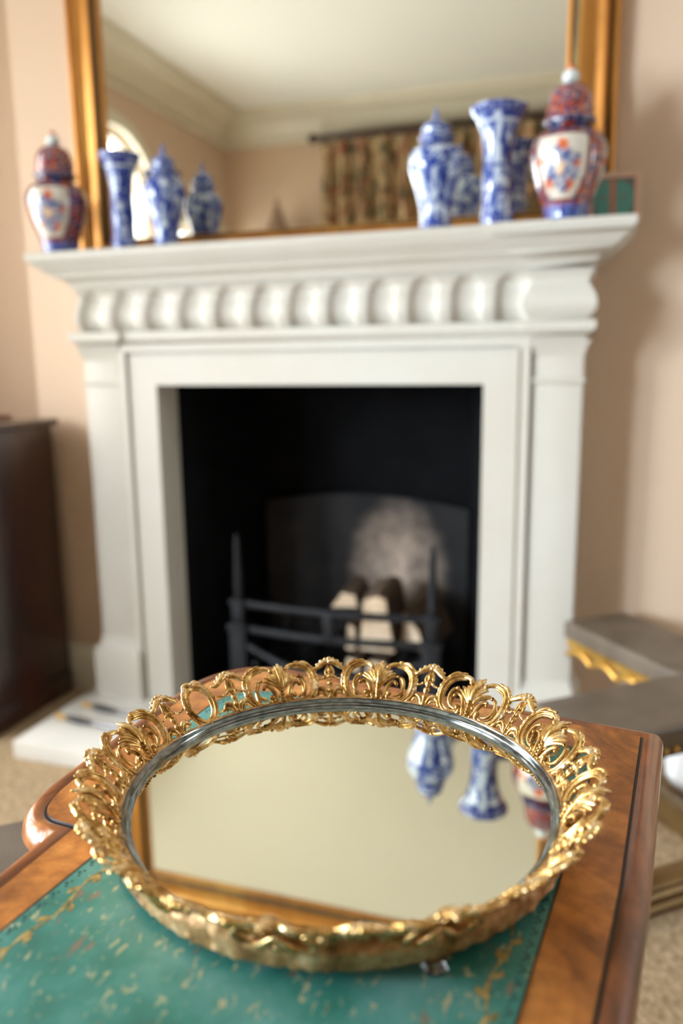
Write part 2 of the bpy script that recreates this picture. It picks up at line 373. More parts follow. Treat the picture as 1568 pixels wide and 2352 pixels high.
# fluted field
x0f, x1f = XS0-.004, XS1-BW; nf = 12; pw = (x1f-x0f)/nf; NX = nf*14
grid = []
for j in range(NX+1):
    x = x0f+(x1f-x0f)*j/NX; u = ((x-x0f)/pw) % 1.0; du = abs(u-.5)*pw      # distance from flute centre
    col = []
    for o, z in prof:
        hw = .037
        top = zs1-.004-hw                                                   # springing of the round head
        inside = 0
        if z <= top: dd = hw-du
        else: dd = hw-math.hypot(du, z-top)
        dep = 0
        if dd > 0: dep = .017*math.sqrt(max(0, 1-(1-min(1, dd/hw))**2))
        col.append(bm.verts.new((x, YB-o+dep, z)))
    grid.append(col)
for a, b in zip(grid, grid[1:]):
    for i in range(NZ): bm.faces.new((a[i], b[i], b[i+1], a[i+1]))
at_s(obj('fluted_frieze', bm, M_stone, sur, ang=60))
# moulding under the frieze
bm = bmesh.new()
sweep(bm, bpath(), [(-.01, 1.104), (.002, 1.104), (.004, 1.112), (.012, 1.118), (.016, 1.120), (.017, 1.124), (.024, 1.126), (.025, 1.146), (.020, 1.150), (-.01, 1.151)])
at_s(obj('frieze_moulding', bm, M_stone, sur))
# architrave around the opening, stepped
def archi(bm, i0, i1, y, th):
    """inverted U between inset i0 and i1 from the opening edge"""
    xa, xb, za = FX0, FX1, FZ
    o = [(xa-i1, .05), (xa-i1, za+i1), (xb+i1, za+i1), (xb+i1, .05)]; i = [(xa-i0, .05), (xa-i0, za+i0), (xb+i0, za+i0), (xb+i0, .05)]
    L = [[bm.verts.new((p[0], yy, p[1])) for p in Q] for Q, yy in ((i, y+th), (i, y), (o, y), (o, y+th))]
    for A, B in zip(L, L[1:]):
        for q in range(3): bm.faces.new((A[q], A[q+1], B[q+1], B[q]))
bm = bmesh.new(); archi(bm, 0, .084, YB-.004, .16); archi(bm, .084, .092, YB+.004, .02); archi(bm, .092, .112, YB-.012, .16)
at_s(obj('architrave', bm, M_stone, sur))
for sx in (-1, 1):
    x0, x1 = (XS0, FX0-.112) if sx < 0 else (FX1+.112, XS1)
    xi = x1 if sx < 0 else x0
    bm = bmesh.new()
    g0 = .008                                        # shadow groove beside the architrave
    a, b = (x0, x1-g0) if sx < 0 else (x0+g0, x1)
    box(bm, a, b, YB-.002, 0, .235, 1.104, bev=.0015)
    box(bm, *((x1-g0, x1) if sx < 0 else (x0, x0+g0)), YB+.012, 0, .05, 1.104)
    # necking and astragal
    sweep(bm, [(a, 0), (a, YB-.002), (b, YB-.002), (b, 0)], [(-.002, 1.000), (.004, 1.003), (.006, 1.008), (.004, 1.013), (-.002, 1.016)])
    sweep(bm, [(a, 0), (a, YB-.002), (b, YB-.002), (b, 0)], [(-.002, 1.060), (.002, 1.075), (.008, 1.09), (.016, 1.104)])
    # plinth with scotia
    sweep(bm, [(a, 0), (a, YB-.002), (b, YB-.002), (b, 0)], [(-.001, .25), (.003, .235), (.008, .215), (.020, .200), (.022, .19), (.022, .05)])
    quad(bm, (a-.02, 0, .20), (b+.02, 0, .20), (b+.02, YB, .20), (a-.02, YB, .20))
    at_s(obj('pilaster', bm, M_stone, sur))
# firebox
bm = bmesh.new()
d0, d1 = -.02, .36
quad(bm, (FX0+.0, d0, .05), (FX0+.10, d1, .05), (FX0+.10, d1, 1.1), (FX0, d0, 1.1)); quad(bm, (FX1, d0, .05), (FX1-.10, d1, .05), (FX1-.10, d1, 1.1), (FX1, d0, 1.1))
quad(bm, (FX0, d0, 1.02), (FX1, d0, 1.02), (FX1-.10, d1, 1.1), (FX0+.10, d1, 1.1)); quad(bm, (FX0, -.02, .0503), (FX1, -.02, .0503), (FX1-.1, d1, .0503), (FX0+.1, d1, .0503))
quad(bm, (FX0+.1, d1, .05), (FX1-.1, d1, .05), (FX1-.1, d1, 1.1), (FX0+.1, d1, 1.1))
at_s(obj('firebox', bm, M_soot, sur, smooth=False))
bm = bmesh.new(); n = 16; w0 = FX0+.13; w1 = FX1-.10; pts = [(w0, .05), (w1, .05)]+[(w1+(w0-w1)*i/n, .60+.035*math.sin(PI*i/n)) for i in range(n+1)]
V = [[bm.verts.new((p[0], y, p[1])) for p in pts] for y in (.315, .345)]
bm.faces.new(V[0]); bm.faces.new(V[1][::-1])
for i in range(len(pts)): bm.faces.new((V[0][i], V[0][(i+1) % len(pts)], V[1][(i+1) % len(pts)], V[1][i]))
at_s(obj('fireback_panel', bm, M_back, sur, smooth=False))
# hearth
hs = bmesh.new(); box(hs, -1.493, .016, -.485, 0, 0, .05, bev=.003)
hb = bmesh.new()
o = obj('hearth_slab', hs, M_hearth); tag(o, 'low pale stone hearth slab below the limestone fireplace', 'hearth')

# ------------------------------------------------------------------ wall mirror over the mantel
mx0, mx1, mzb, mzt = -1.488, .002, 1.362, 2.25
ix0, ix1, izb, izt = -1.373, -.118, 1.415, 2.135
mir = thing('overmantel_mirror', 'large rectangular gilt framed mirror standing on the mantel shelf', 'mirror', (CX, -.02, mzb))
def at_m(o): o.location = (-CX, .02, -mzb); return o
# profile across the frame: t 0 = outer edge, 1 = inner; y towards room
fp = [(0, -.004), (0, -.024), (.02, -.030), (.06, -.034), (.10, -.034), (.13, -.028), (.15, -.024), (.19, -.024), (.21, -.030), (.25, -.040), (.30, -.044), (.34, -.040), (.38, -.036), (.45, -.034),
      (.55, -.037), (.65, -.043), (.70, -.047), (.75, -.046), (.77, -.040), (.80, -.037), (.88, -.033), (.90, -.036), (.94, -.039), (.98, -.036), (1.0, -.026)]
fm = [0]*6+[1, 1, 0]+[0]*9+[1, 1, 1]+[0]*5
fm = fm[:len(fp)-1]
def corner(t, which):
    o = [(mx0, mzb), (mx1, mzb), (mx1, mzt), (mx0, mzt)][which]; i = [(ix0, izb), (ix1, izb), (ix1, izt), (ix0, izt)][which]
    return (o[0]+(i[0]-o[0])*t, o[1]+(i[1]-o[1])*t)
def rail(a, b):
    bm = bmesh.new(); A = []; B = []
    for t, y in fp:
        p, q = corner(t, a), corner(t, b); A.append(bm.verts.new((p[0], y, p[1]))); B.append(bm.verts.new((q[0], y, q[1])))
    for i in range(len(fp)-1):
        f = bm.faces.new((A[i], B[i], B[i+1], A[i+1])); f.material_index = fm[i]
    p, q = A[0].co, B[0].co
    return bm
for a, b in ((0, 1), (1, 2), (2, 3), (3, 0)): at_m(obj('frame_rail', rail(a, b), [M_gilt, M_giltdark], mir, ang=50))
bm = bmesh.new(); quad(bm, (ix0-.01, -.027, izb-.01), (ix1+.01, -.027, izb-.01), (ix1+.01, -.027, izt+.01), (ix0-.01, -.027, izt+.01)); at_m(obj('mirror_glass', bm, M_mir, mir, smooth=False))
bm = bmesh.new(); box(bm, mx0+.01, mx1-.01, -.02, -.004, mzb, mzt-.01); at_m(obj('backing_board', bm, M_mahog, mir, smooth=False))

# ------------------------------------------------------------------ porcelain
def sstep(a, b, x):
    t = min(1, max(0, (x-a)/(b-a))); return t*t*(3-2*t)
def lerp(a, b, t): return tuple(a[i]+(b[i]-a[i])*t for i in range(3))
WHITE = (.54, .60, .68); BLUE = (.010, .035, .24); MID = (.07, .13, .36)
def pat_blue(seed, dense=0.0, swirl=1.0, bands=()):
    def f(th, z, H):
        v = z/H
        q = Vector((math.cos(th)*3.0+seed, math.sin(th)*3.0, v*9.0))
        n1 = noise.noise(q+Vector((0, 0, th*.35*swirl)))
        n2 = noise.noise(q*3.1+Vector((9, 3, 1)))
        sp = math.sin(3*th+v*9*swirl+1.5*n1)
        a = .28*sp+1.15*n1+.85*n2+dense+.08
        c = lerp(WHITE, MID, sstep(-.18, .08, a)); c = lerp(c, BLUE, sstep(.15, .4, a))
        for b0, b1, kind in bands:
            if b0 <= v <= b1:
                w = .5+.5*math.sin(th*26)*math.sin((v-b0)/(b1-b0)*PI)
                c = lerp(BLUE, WHITE, .55*sstep(.55, .9, w)) if kind == 'b' else lerp(WHITE, MID, .35*sstep(.5, .9, w))
        return c
    return f
RED = (.15, .015, .012); ORG = (.55, .11, .025); NAVY = (.012, .018, .10); CREAM = (.62, .57, .48); SKY = (.10, .16, .46)
def pat_imari(rot, top=False):
    def f(th, z, H):
        v = z/H; t = (th-rot) % (2*PI)
        q = Vector((math.cos(th)*2.5, math.sin(th)*2.5, v*9)); n1 = noise.noise(q*1.7); n2 = noise.noise(q*3.6+Vector((4, 4, 4)))
        # ground: iron red with navy and orange flowers
        g = lerp(RED, NAVY, sstep(-.25, .0, n1)); g = lerp(g, ORG, sstep(.12, .25, n2)); g = lerp(g, CREAM, .6*sstep(.34, .46, -n2))
        if top: 
            if z/H < .10: g = lerp(NAVY, CREAM, .35*sstep(.3, .8, math.sin(th*18)))
            return g
        if v < .115: return lerp(SKY, NAVY, .45+.45*math.sin(th*14)*sstep(0, .1, v))
        if v < .16: return lerp(SKY, RED, .3+.3*math.sin(th*10))
        if v > .90: return lerp(RED, NAVY, sstep(-.1, .3, math.sin(th*5)))
        for kk in range(3):
            d = ((t-kk*2*PI/3+PI) % (2*PI))-PI
            # panel: shield shape
            zc = (v-.52)/.34; hw = .80*(1-.28*max(0, -zc)**2*1.6) if zc < 0 else .80
            e = max(abs(d)/hw, abs(zc)) if abs(zc) < .8 else max(abs(d)/(hw*(1-.5*((abs(zc)-.8)/.2)**2)+1e-4), abs(zc))
            if e < 1:
                if e > .9: return RED
                c = CREAM; rr = math.hypot(d/.54, (zc+.05)/.68); an = math.atan2(zc+.05, d)
                pet = .10*math.sin(6*an+1)
                if rr+pet < .95 and rr > .28:
                    c = lerp(NAVY, (.22, .28, .48), .5+.5*math.sin(an*9+rr*12)); c = lerp(c, CREAM, sstep(.14, .3, n2)*.8)
                elif rr <= .28: c = lerp((.75, .42, .20), CREAM, .4)
                if .72 < rr+pet < 1.15 and math.sin(an*5+.6) > .55: c = ORG
                return c
        return g
    return f
def porcelain(bm_prof, H, patf, name, parent, loc, n=72, mat=None, lobes=0, amp=0.0, dz=0.0):
    prof = [(max(p[0], .0004), p[1]) for p in bm_prof]
    me = bpy.data.meshes.new(name); vs = []; cs = []; fs = []
    for r, z in prof:
        for i in range(n):
            th = 2*PI*i/n; rr = r*(1+amp*math.cos(lobes*th)) if lobes else r
            vs.append((rr*math.cos(th), rr*math.sin(th), z)); cs.append((*patf(th, z-dz, H), 1))
    for j in range(len(prof)-1):
        for i in range(n): fs.append((j*n+i, j*n+(i+1) % n, (j+1)*n+(i+1) % n, (j+1)*n+i))
    fs.append(tuple(range(n))[::-1]); fs.append(tuple((len(prof)-1)*n+i for i in range(n)))
    me.from_pydata(vs, [], fs); a = me.color_attributes.new('col', 'FLOAT_COLOR', 'POINT')
    a.data.foreach_set('color', [c for q in cs for c in q]); me.materials.append(mat or M_porc)
    me.polygons.foreach_set('use_smooth', [True]*len(fs)); me.set_sharp_from_angle(angle=R(50))
    o = link(bpy.data.objects.new(name, me)); o.parent = parent; o.location = loc; return o
def prof_s(P, k=8): return spline(P, k)
ZS = 1.362
def imari(x, y, rot, label, H=.328, sc=1.0):
    t = thing('imari_jar', label, 'jar', (x, y, ZS), 0, 'red, white and blue lidded jars at the two ends of the mantel')
    hb = .205
    P = prof_s([(.040, 0), (.045, .004), (.048, .02), (.055, .045), (.071, .085), (.081, .125), (.0815, .155), (.070, .180), (.050, .191), (.046, .205)])
    porcelain(P, hb, pat_imari(rot), 'jar_body', t, (0, 0, 0), lobes=8, amp=.012)
    L = prof_s([(.051, 0), (.056, .003), (.056, .012), (.050, .016), (.049, .045), (.040, .072), (.022, .085), (.010, .088)])
    porcelain(L, .088, pat_imari(rot, True), 'jar_lid', t, (0, 0, hb-.002), lobes=8, amp=.012)
    lid = t.children[-1]
    K = prof_s([(.008, 0), (.017, .008), (.018, .018), (.012, .027), (.007, .029)])
    kn = porcelain(K, .03, lambda th, z, H: (.62, .68, .66), 'lid_knob', lid, (0, 0, .086), n=24)
    K2 = prof_s([(.008, 0), (.009, .005), (.005, .010), (.001, .013)])
    porcelain(K2, .012, lambda th, z, H: ORG, 'knob_tip', lid, (0, 0, .114), n=20)
    return t
azc = lambda x, y: math.atan2(-2.13-y, 0-x)
imari(-1.470, -.145, azc(-1.47, -.15)-.35, 'red and blue lidded jar at the far left end of the mantel')
imari(-.098, -.175, azc(-.098, -.175)-.20, 'red and blue lidded jar at the right end of the mantel beside the small tile')
BANDS_J = ((0, .04, 'b'), (.90, .97, 'b'))
def bjar(x, y, seed, label, w=1.0, dense=0):
    t = thing('blue_and_white_jar', label, 'jar', (x, y, ZS), 0, 'blue and white lidded baluster jars on the mantel')
    hb = .196
    P = prof_s([(.034*w, 0), (.036*w, .003), (.034*w, .02), (.036*w, .05), (.046*w, .09), (.057*w, .125), (.0595*w, .148), (.054*w, .170), (.038*w, .185), (.032*w, .191), (.032*w, .196)])
    porcelain(P, hb, pat_blue(seed, dense, 1, BANDS_J), 'jar_body', t, (0, 0, 0))
    L = prof_s([(.034*w, 0), (.037*w, .003), (.037*w, .009), (.031*w, .014), (.032*w, .026), (.027*w, .036), (.016*w, .044), (.006*w, .050)])
    porcelain(L, .05, pat_blue(seed+5, dense+.1, 1, ((0, .12, 'b'), (.55, .8, 'b'))), 'jar_lid', t, (0, 0, hb-.002))
    lid = t.children[-1]
    K = prof_s([(.006, 0), (.0075, .004), (.006, .009), (.0035, .015), (.004, .019), (.001, .026)])
    porcelain(K, .026, lambda th, z, H: MID, 'lid_finial', lid, (0, 0, .049), n=20); return t
bjar(-1.136, -.138, 1.3, 'blue and white lidded jar left on the mantel, right of a trumpet vase', w=.92, dense=.22)
bjar(-.393, -.190, 4.1, 'blue and white lidded jar right on the mantel, left of a trumpet vase', w=1.06, dense=-.02)
def trumpet(x, y, seed, label, w=1.0, dense=0):
    t = tag(porcelain(prof_s([(.034*w, 0), (.036*w, .003), (.036*w, .02), (.0335*w, .05), (.033*w, .07), (.0345*w, .09), (.034*w, .11), (.0325*w, .14), (.034*w, .165), (.038*w, .195), (.047*w, .222), (.060*w, .243), (.062*w, .250),
        (.059*w, .250), (.044*w, .220), (.033*w, .185), (.02*w, .15)]), .25, pat_blue(seed, dense, .6, ((.02, .07, 'b'), (.27, .31, 'b'), (.49, .53, 'b'), (.93, 1.0, 'b'), (.85, .88, 'w'))), 'trumpet_vase', None, (x, y, ZS)),
        label, 'vase', 'blue and white trumpet vases on the mantel')
    return t
trumpet(-1.268, -.138, 7.7, 'blue and white trumpet vase standing next to the left red and blue jar', w=.90, dense=.28)
trumpet(-.250, -.190, 2.2, 'blue and white trumpet vase standing next to the right red and blue jar', w=1.04, dense=.02)
# small tile leaning at right end
def tile():
    W, H = .122, .128; nx = ny = 60; me = bpy.data.meshes.new('painted_tile'); vs = []; cs = []; fs = []
    for j in range(ny+1):
        for i in range(nx+1):
            u, v = i/nx, j/ny; x = (u-.5)*W
            e = min(u, 1-u)*W; e2 = min(v, 1-v)*H; ed = min(e, e2)
            c = (.62, .36, .25) if ed > .004 else (.55, .44, .32)
            if ed > .016:
                n1 = noise.noise(Vector((u*5, v*7, 2)))
                rr = math.hypot((u-.5)/.42, (v-.5)/.36); c = lerp((.07, .26, .22), (.11, .10, .09), sstep(.85, 1.1, rr+.25*n1))
                if abs(u-.48) < .055 and .2 < v < .85: c = (.50, .17, .10) if noise.noise(Vector((u*30, v*20, 0))) > -.15 else (.10, .10, .09)
                if abs(v-.52) < .035 and .12 < abs(u-.5) < .25: c = lerp(c, (.22, .08, .06), .6)
            if .0145 < ed < .018: c = (.08, .09, .08)
            vs.append((x, 0, v*H)); cs.append((*c, 1))
    for j in range(ny):
        for i in range(nx): a = j*(nx+1)+i; fs.append((a, a+1, a+nx+2, a+nx+1))
    n0 = len(vs)
    for x, z in ((-W/2, 0), (W/2, 0), (W/2, H), (-W/2, H)): vs.append((x, .006, z)); cs.append((.5, .4, .3, 1))
    c = (0, nx, (ny+1)*(nx+1)-1, ny*(nx+1))
    fs += [(c[1], c[0], n0, n0+1), (c[2], c[1], n0+1, n0+2), (c[3], c[2], n0+2, n0+3), (c[0], c[3], n0+3, n0), (n0+3, n0+2, n0+1, n0)]
    me.from_pydata(vs, [], fs); a = me.color_attributes.new('col', 'FLOAT_COLOR', 'POINT'); a.data.foreach_set('color', [q for k in cs for q in k]); me.materials.append(M_tile)
    o = link(bpy.data.objects.new('painted_tile', me)); o.location = (.004, -.085, ZS+.0005); o.rotation_euler = (R(-14), 0, R(4))
    tag(o, 'small green and coral painted tile leaning at the right end of the mantel', 'tile')
tile()

# ------------------------------------------------------------------ fire grate and logs
gr_ = thing('fire_grate', 'black iron fire basket with tall upright posts standing inside the fireplace', 'grate', (-.73, .0, .05))
def at_g(o): o.location = (.73, 0, -.05); return o
for x in (-1.03, -.43):
    bm = bmesh.new(); yv = .0
    box(bm, x-.026, x+.026, yv-.022, yv+.022, .05, .26, bev=.003); box(bm, x-.032, x+.032, yv-.028, yv+.028, .255, .275, bev=.004)
    box(bm, x-.018, x+.018, yv-.016, yv+.016, .27, .34, bev=.003); box(bm, x-.026, x+.026, yv-.02, yv+.02, .335, .35, bev=.003)
    lathe(bm, [(.012, .35), (.0135, .40), (.011, .46), (.010, .52), (.004, .555)], 12, x, yv); at_g(obj('grate_post', bm, M_iron, gr_))
for z, bow, r in ((.338, .03, .0095), (.258, .03, .0095)):
    bm = bmesh.new(); tube(bm, [(-1.03+.6*i/16, -.0-bow*math.sin(PI*i/16), z) for i in range(17)], r, 8, asp=1.25); at_g(obj('grate_bar', bm, M_iron, gr_))
bm = bmesh.new(); tube(bm, [(-1.03+.6*i/20, -.03*math.sin(PI*i/20), .215-.075*math.sin(PI*i/20)) for i in range(21)], .012, 8); at_g(obj('grate_bar', bm, M_iron, gr_))
bm = bmesh.new(); box(bm, -.745, -.715, -.040, -.020, .25, .345, bev=.003); at_g(obj('grate_mullion', bm, M_iron, gr_))
bm = bmesh.new()
for i in range(9):
    x = -.98+.0625*i*1.0; tube(bm, [(x, -.01, .15), (x, .10, .13), (x, .24, .15), (x, .26, .22)], .008, 6)
at_g(obj('grate_floor_bars', bm, M_iron, gr_))
for x in (-1.03, -.43):
    bm = bmesh.new(); tube(bm, spline([(x, .0, .19), (x*.98-.015, .10, .18), (x*.98-.015, .24, .16), (x*.98-.015, .26, .06)], 4), .012, 8); at_g(obj('grate_side_rail', bm, M_iron, gr_))
ash = bmesh.new(); gsz = 24; gv = []
for j in range(gsz+1):
    row = []
    for i in range(gsz+1):
        u, v = i/gsz*2-1, j/gsz*2-1; h_ = max(0, 1-(u*u+v*v))**.6
        row.append(ash.verts.new((-.66+u*.30, .13+v*.16, .052+h_*.045+.012*noise.noise(Vector((u*5, v*5, 3)))*h_)))
    gv.append(row)
for a, b in zip(gv, gv[1:]):
    for i in range(gsz): ash.faces.new((a[i], a[i+1], b[i+1], b[i]))
o = obj('ash_heap', ash, plain('grey_ash', (.05, .05, .055), .95, var=.35, scale=30, bump=.5)); tag(o, 'grey heap of wood ash lying under the fire basket', 'ash', kind='stuff')
def log(px, pz, py, length, sec, yw, label, rise=0.0, mat=None):
    """split log: wedge section, cut end towards the room"""
    t = thing('split_log', label, 'log', (px, py, pz), yw, 'logs in the fire basket')
    def sb(y0, y1, k, m, nm):
        bm = bmesh.new(); L = []; ny = 8
        for j in range(ny+1):
            y = y0+(y1-y0)*j/ny; L.append([bm.verts.new((p[0]*k*(1+.04*math.sin(j*2.1+p[0]*90)), y, p[1]*k+rise*y)) for p in sec])
        for a, b in zip(L, L[1:]):
            for i in range(len(sec)): bm.faces.new((a[i], a[(i+1) % len(sec)], b[(i+1) % len(sec)], b[i]))
        bm.faces.new(L[0]); bm.faces.new(L[-1][::-1])
        return obj(nm, bm, m, t, ang=25)
    sb(0, length, 1.0, mat or M_bark, 'log_wood'); sb(-.003, 0, .95, M_log, 'end_grain')
log(-.600, .300, .0, .22, [(-.045, -.075), (.060, -.075), (.034, .088), (.010, .098), (-.030, .085)], R(2), 'pale split log with the broadest cut end, centre of the fire basket')
log(-.674, .262, .005, .22, [(-.015, -.04), (.014, -.04), (.013, .03), (-.008, .042)], R(-2), 'thin pale log standing left of the broad cut log in the grate')
log(-.705, .358, .05, .20, [(-.042, -.024), (.04, -.02), (.030, .018), (-.01, .024)], R(6), 'tan split log lying across the top left of the fire basket')
log(-.505, .285, .05, .20, [(-.03, -.06), (.05, -.06), (.028, .0), (-.02, .055)], R(-14), 'dark barked log leaning right of the broad cut log')
log(-.595, .178, .0, .20, [(-.035, -.018), (.035, -.016), (.026, .016), (-.02, .018)], 0, 'small pale log lying lowest under the broad cut log')
log(-.668, .178, .0, .20, [(-.022, -.018), (.022, -.018), (.018, .014), (-.015, .02)], R(-3), 'small tan log lying lowest under the thin log')

# ------------------------------------------------------------------ fire irons on the hearth
def iron(name, x, y, rz, L, kind, label):
    t = thing(name, label, 'fire iron', (x, y, .0515), rz, 'fire irons lying on the hearth')
    def ax(P): return [(p, 0, q) for p, q in P]
    def rod(nm, P, mat, n=14):
        bm = bmesh.new(); pts = [(a, 0, .013) for a, r in P]; tube(bm, pts, [r for a, r in P], n); return obj(nm, bm, mat, t)
    rod('handle_knob', [(-.008, .002), (-.005, .006), (.003, .0085), (.011, .006), (.016, .004), (.022, .006), (.03, .006), (.034, .004)], M_brass)
    rod('grip', [(.034, .006), (.05, .009), (.08, .010), (.11, .008), (.13, .006)], M_black)
    rod('shaft', [(.13+.006*i, .0055+.0015*(i % 2)) for i in range(int((L-.13)/.006))], M_steel)
    if kind == 's':
        bm = bmesh.new(); P = [(L-.01, -.012), (L+.02, -.05), (L+.14, -.055), (L+.15, .0), (L+.14, .055), (L+.02, .05), (L-.01, .012)]
        A = [bm.verts.new((p[0], p[1], .0015)) for p in P]; B = [bm.verts.new((p[0], p[1], .004)) for p in P]; bm.faces.new(A[::-1]); bm.faces.new(B)
        for i in range(len(P)): bm.faces.new((A[i], A[(i+1) % 7], B[(i+1) % 7], B[i]))
        obj('shovel_blade', bm, M_steel, t, smooth=False)
    else:
        bm = bmesh.new(); tube(bm, [(L-.01, 0, .012), (L+.05, 0, .011), (L+.07, 0, .008)], [.006, .005, .001], 8); obj('poker_tip', bm, M_steel, t)
iron('poker', -1.455, -.340, R(-6), .55, 'p', 'brass knobbed steel poker lying nearest the front edge of the hearth')
iron('hearth_shovel', -1.43, -.250, R(-8), .42, 's', 'steel hearth shovel with a dark grip lying behind the poker')

# ------------------------------------------------------------------ bureau at left
bu = thing('bureau', 'dark mahogany bureau left of the fireplace', 'bureau', (-2.05, -.22, 0))
def at_b(o): o.location = (2.05, .22, 0); return o
bx0, bx1, by0, by1 = -2.50, -1.628, -.405, -.045
bm = bmesh.new(); box(bm, bx0, bx1, by0, by1, .06, .875, bev=.003); at_b(obj('carcase', bm, M_mahog, bu))
bm = bmesh.new(); box(bm, bx0-.02, bx1+.020, by0-.025, by1+.012, .875, .897, bev=.006); at_b(obj('top', bm, M_mahog, bu))
bm = bmesh.new(); box(bm, bx0-.01, bx1+.006, by0-.01, by1, .0, .075, bev=.004); at_b(obj('plinth', bm, M_mahog, bu))
for i in range(3):
    z0 = .10+.255*i; bm = bmesh.new(); box(bm, bx0+.03, bx1-.035, by0-.012, by0+.01, z0, z0+.235, bev=.003); d = at_b(obj('drawer', bm, M_mahog, bu))
    for sx in (.25, .75):
        bm = bmesh.new(); xx = bx0+.03+(bx1-bx0-.065)*sx; ball(bm, (xx, by0-.025, z0+.12), .014, (1, .8, 1)); kk = obj('knob', bm, M_brass, d)
bm = bmesh.new(); box(bm, -2.2, -1.725, -.30, -.10, .8975, .913, bev=.003)
bm2 = bmesh.new()
o = obj('wooden_box', bm, wood('reddish_box_wood', (.10, .04, .025), (.22, .10, .06), (.30, .15, .10), scale=8, rough=.4)); tag(o, 'shallow reddish wooden box on top of the dark bureau', 'box')

# ------------------------------------------------------------------ writing table
ZT = .738
tb = thing('writing_table', 'burr walnut writing table with green leather top and shaped left end', 'table', (-.17, -1.72, 0), 0)
def at_t(o): o.location = (.17, 1.72, 0); return o
INN = [(.0445, -1.4415), (-.12, -1.4175), (-.255, -1.4015)]+spline([(-.285, -1.3965), (-.318, -1.3930), (-.344, -1.4000), (-.364, -1.4210), (-.375, -1.4560), (-.3800, -1.53), (-.3825, -1.60), (-.3835, -1.645), (-.3825, -1.668), (-.3785, -1.683), (-.371, -1.693), (-.3625, -1.6972)], 3)
INN += [(-.3416, -1.6994), (-.3445, -1.765), (-.355, -1.87), (-.372, -2.03), (-.20, -2.052), (-.030, -2.070), (.0090, -1.772), (.0240, -1.655)]
def area2(P): return sum(P[i][0]*P[(i+1) % len(P)][1]-P[(i+1) % len(P)][0]*P[i][1] for i in range(len(P)))
if area2(INN) < 0: INN = INN[::-1]
edge_prof = [(0, -.0002), (.0006, -.0018), (.0022, -.0020), (.0036, -.0006), (.0075, .0004), (.0115, -.0008), (.0150, -.0042), (.0178, -.0095), (.0187, -.0145), (.0178, -.0180), (.0155, -.0198), (.0152, -.0216), (.0118, -.0255), (.0085, -.027), (-.02, -.027)]
bm = bmesh.new(); rings = []
for o_, z_ in edge_prof:
    rings.append([bm.verts.new((p[0], p[1], ZT+z_)) for p in offset_poly(INN, o_)])
n = len(INN)
for a, b in zip(rings, rings[1:]):
    for i in range(n):
        f = bm.faces.new((a[i], a[(i+1) % n], b[(i+1) % n], b[i])); f.material_index = 1 if a is rings[0] or a is rings[1] else 0
at_t(obj('moulded_edge', bm, [M_edge, M_black], tb, ang=60, recalc=False))
bm = bmesh.new(); fill(bm, INN, [], lambda a, b: (a, b, ZT-.0002)); 
for v in bm.verts: pass
at_t(obj('veneered_top', bm, M_burr, tb, smooth=False))
LEA = [(.009, -1.482), (-.14, -1.4645), (-.283, -1.4475)]+spline([(-.300, -1.4455), (-.323, -1.452), (-.338, -1.472), (-.345, -1.51), (-.346, -1.60), (-.344, -1.640), (-.336, -1.660), (-.318, -1.672), (-.306, -1.676)], 4)+[(-.3035, -1.69), (-.308, -1.727), (-.317, -1.807), (-.3445, -2.033), (-.20, -2.05), (-.0605, -2.066), (-.027, -1.783), (-.009, -1.637)]
if area2(LEA) < 0: LEA = LEA[::-1]
bm = bmesh.new(); fill(bm, LEA, [], lambda a, b: (a, b, ZT+.0003)); at_t(obj('leather_inset', bm, M_leather, tb, smooth=False))
def strip(name, i0, i1, z, mat):
    bm = bmesh.new(); A = [bm.verts.new((*p, ZT+z)) for p in offset_poly(LEA, i0)]; B = [bm.verts.new((*p, ZT+z)) for p in offset_poly(LEA, i1)]; n = len(A)
    for i in range(n): bm.faces.new((A[i], A[(i+1) % n], B[(i+1) % n], B[i]))
    return at_t(obj(name, bm, mat, tb, smooth=False))
strip('stringing_line', .0012, -.0002, .0004, M_black)
# gilt tooled border: a wandering vine of leaves along the inset line; blind tooled studs near the rim
PT = offset_poly(LEA, -.0165); dens = []
for i in range(len(PT)):
    a, b = Vector(PT[i]), Vector(PT[(i+1) % len(PT)]); m = max(1, int((b-a).length/.0012))
    for j in range(m): dens.append(a+(b-a)*j/m)
def ribbon(bm, P, wd, z):
    L = []
    for i, p in enumerate(P):
        t = (P[min(i+1, len(P)-1)]-P[max(i-1, 0)]); t = t.normalized() if t.length else Vector((1, 0)); nn = Vector((-t.y, t.x)); ww = wd[i] if isinstance(wd, list) else wd
        L.append((bm.verts.new((*(p+nn*ww), z)), bm.verts.new((*(p-nn*ww), z))))
    for a, b in zip(L, L[1:]): bm.faces.new((a[0], b[0], b[1], a[1]))
bm = bmesh.new(); vine = []
for i, p in enumerate(dens):
    t = (dens[(i+1) % len(dens)]-dens[i-1]).normalized(); nn = Vector((-t.y, t.x)); vine.append(p+nn*.0022*math.sin(i*.135))
ribbon(bm, vine, [.0010+.0006*math.sin(i*.27) for i in range(len(vine))], ZT+.00045)
for i in range(0, len(vine)-24, 12):
    t = (vine[i+2]-vine[i]).normalized(); nn = Vector((-t.y, t.x))*(1 if (i//12) % 2 else -1)
    P = [vine[i]+t*.0085*s+nn*.0048*math.sin(s*PI*.6) for s in (0, .2, .4, .6, .8, 1)]; ribbon(bm, P, [.0003, .0013, .0020, .0019, .0011, .0002], ZT+.00048)
at_t(obj('gilt_tooled_border', bm, M_tool, tb, smooth=False))
bm = bmesh.new(); PT2 = offset_poly(LEA, -.0045)
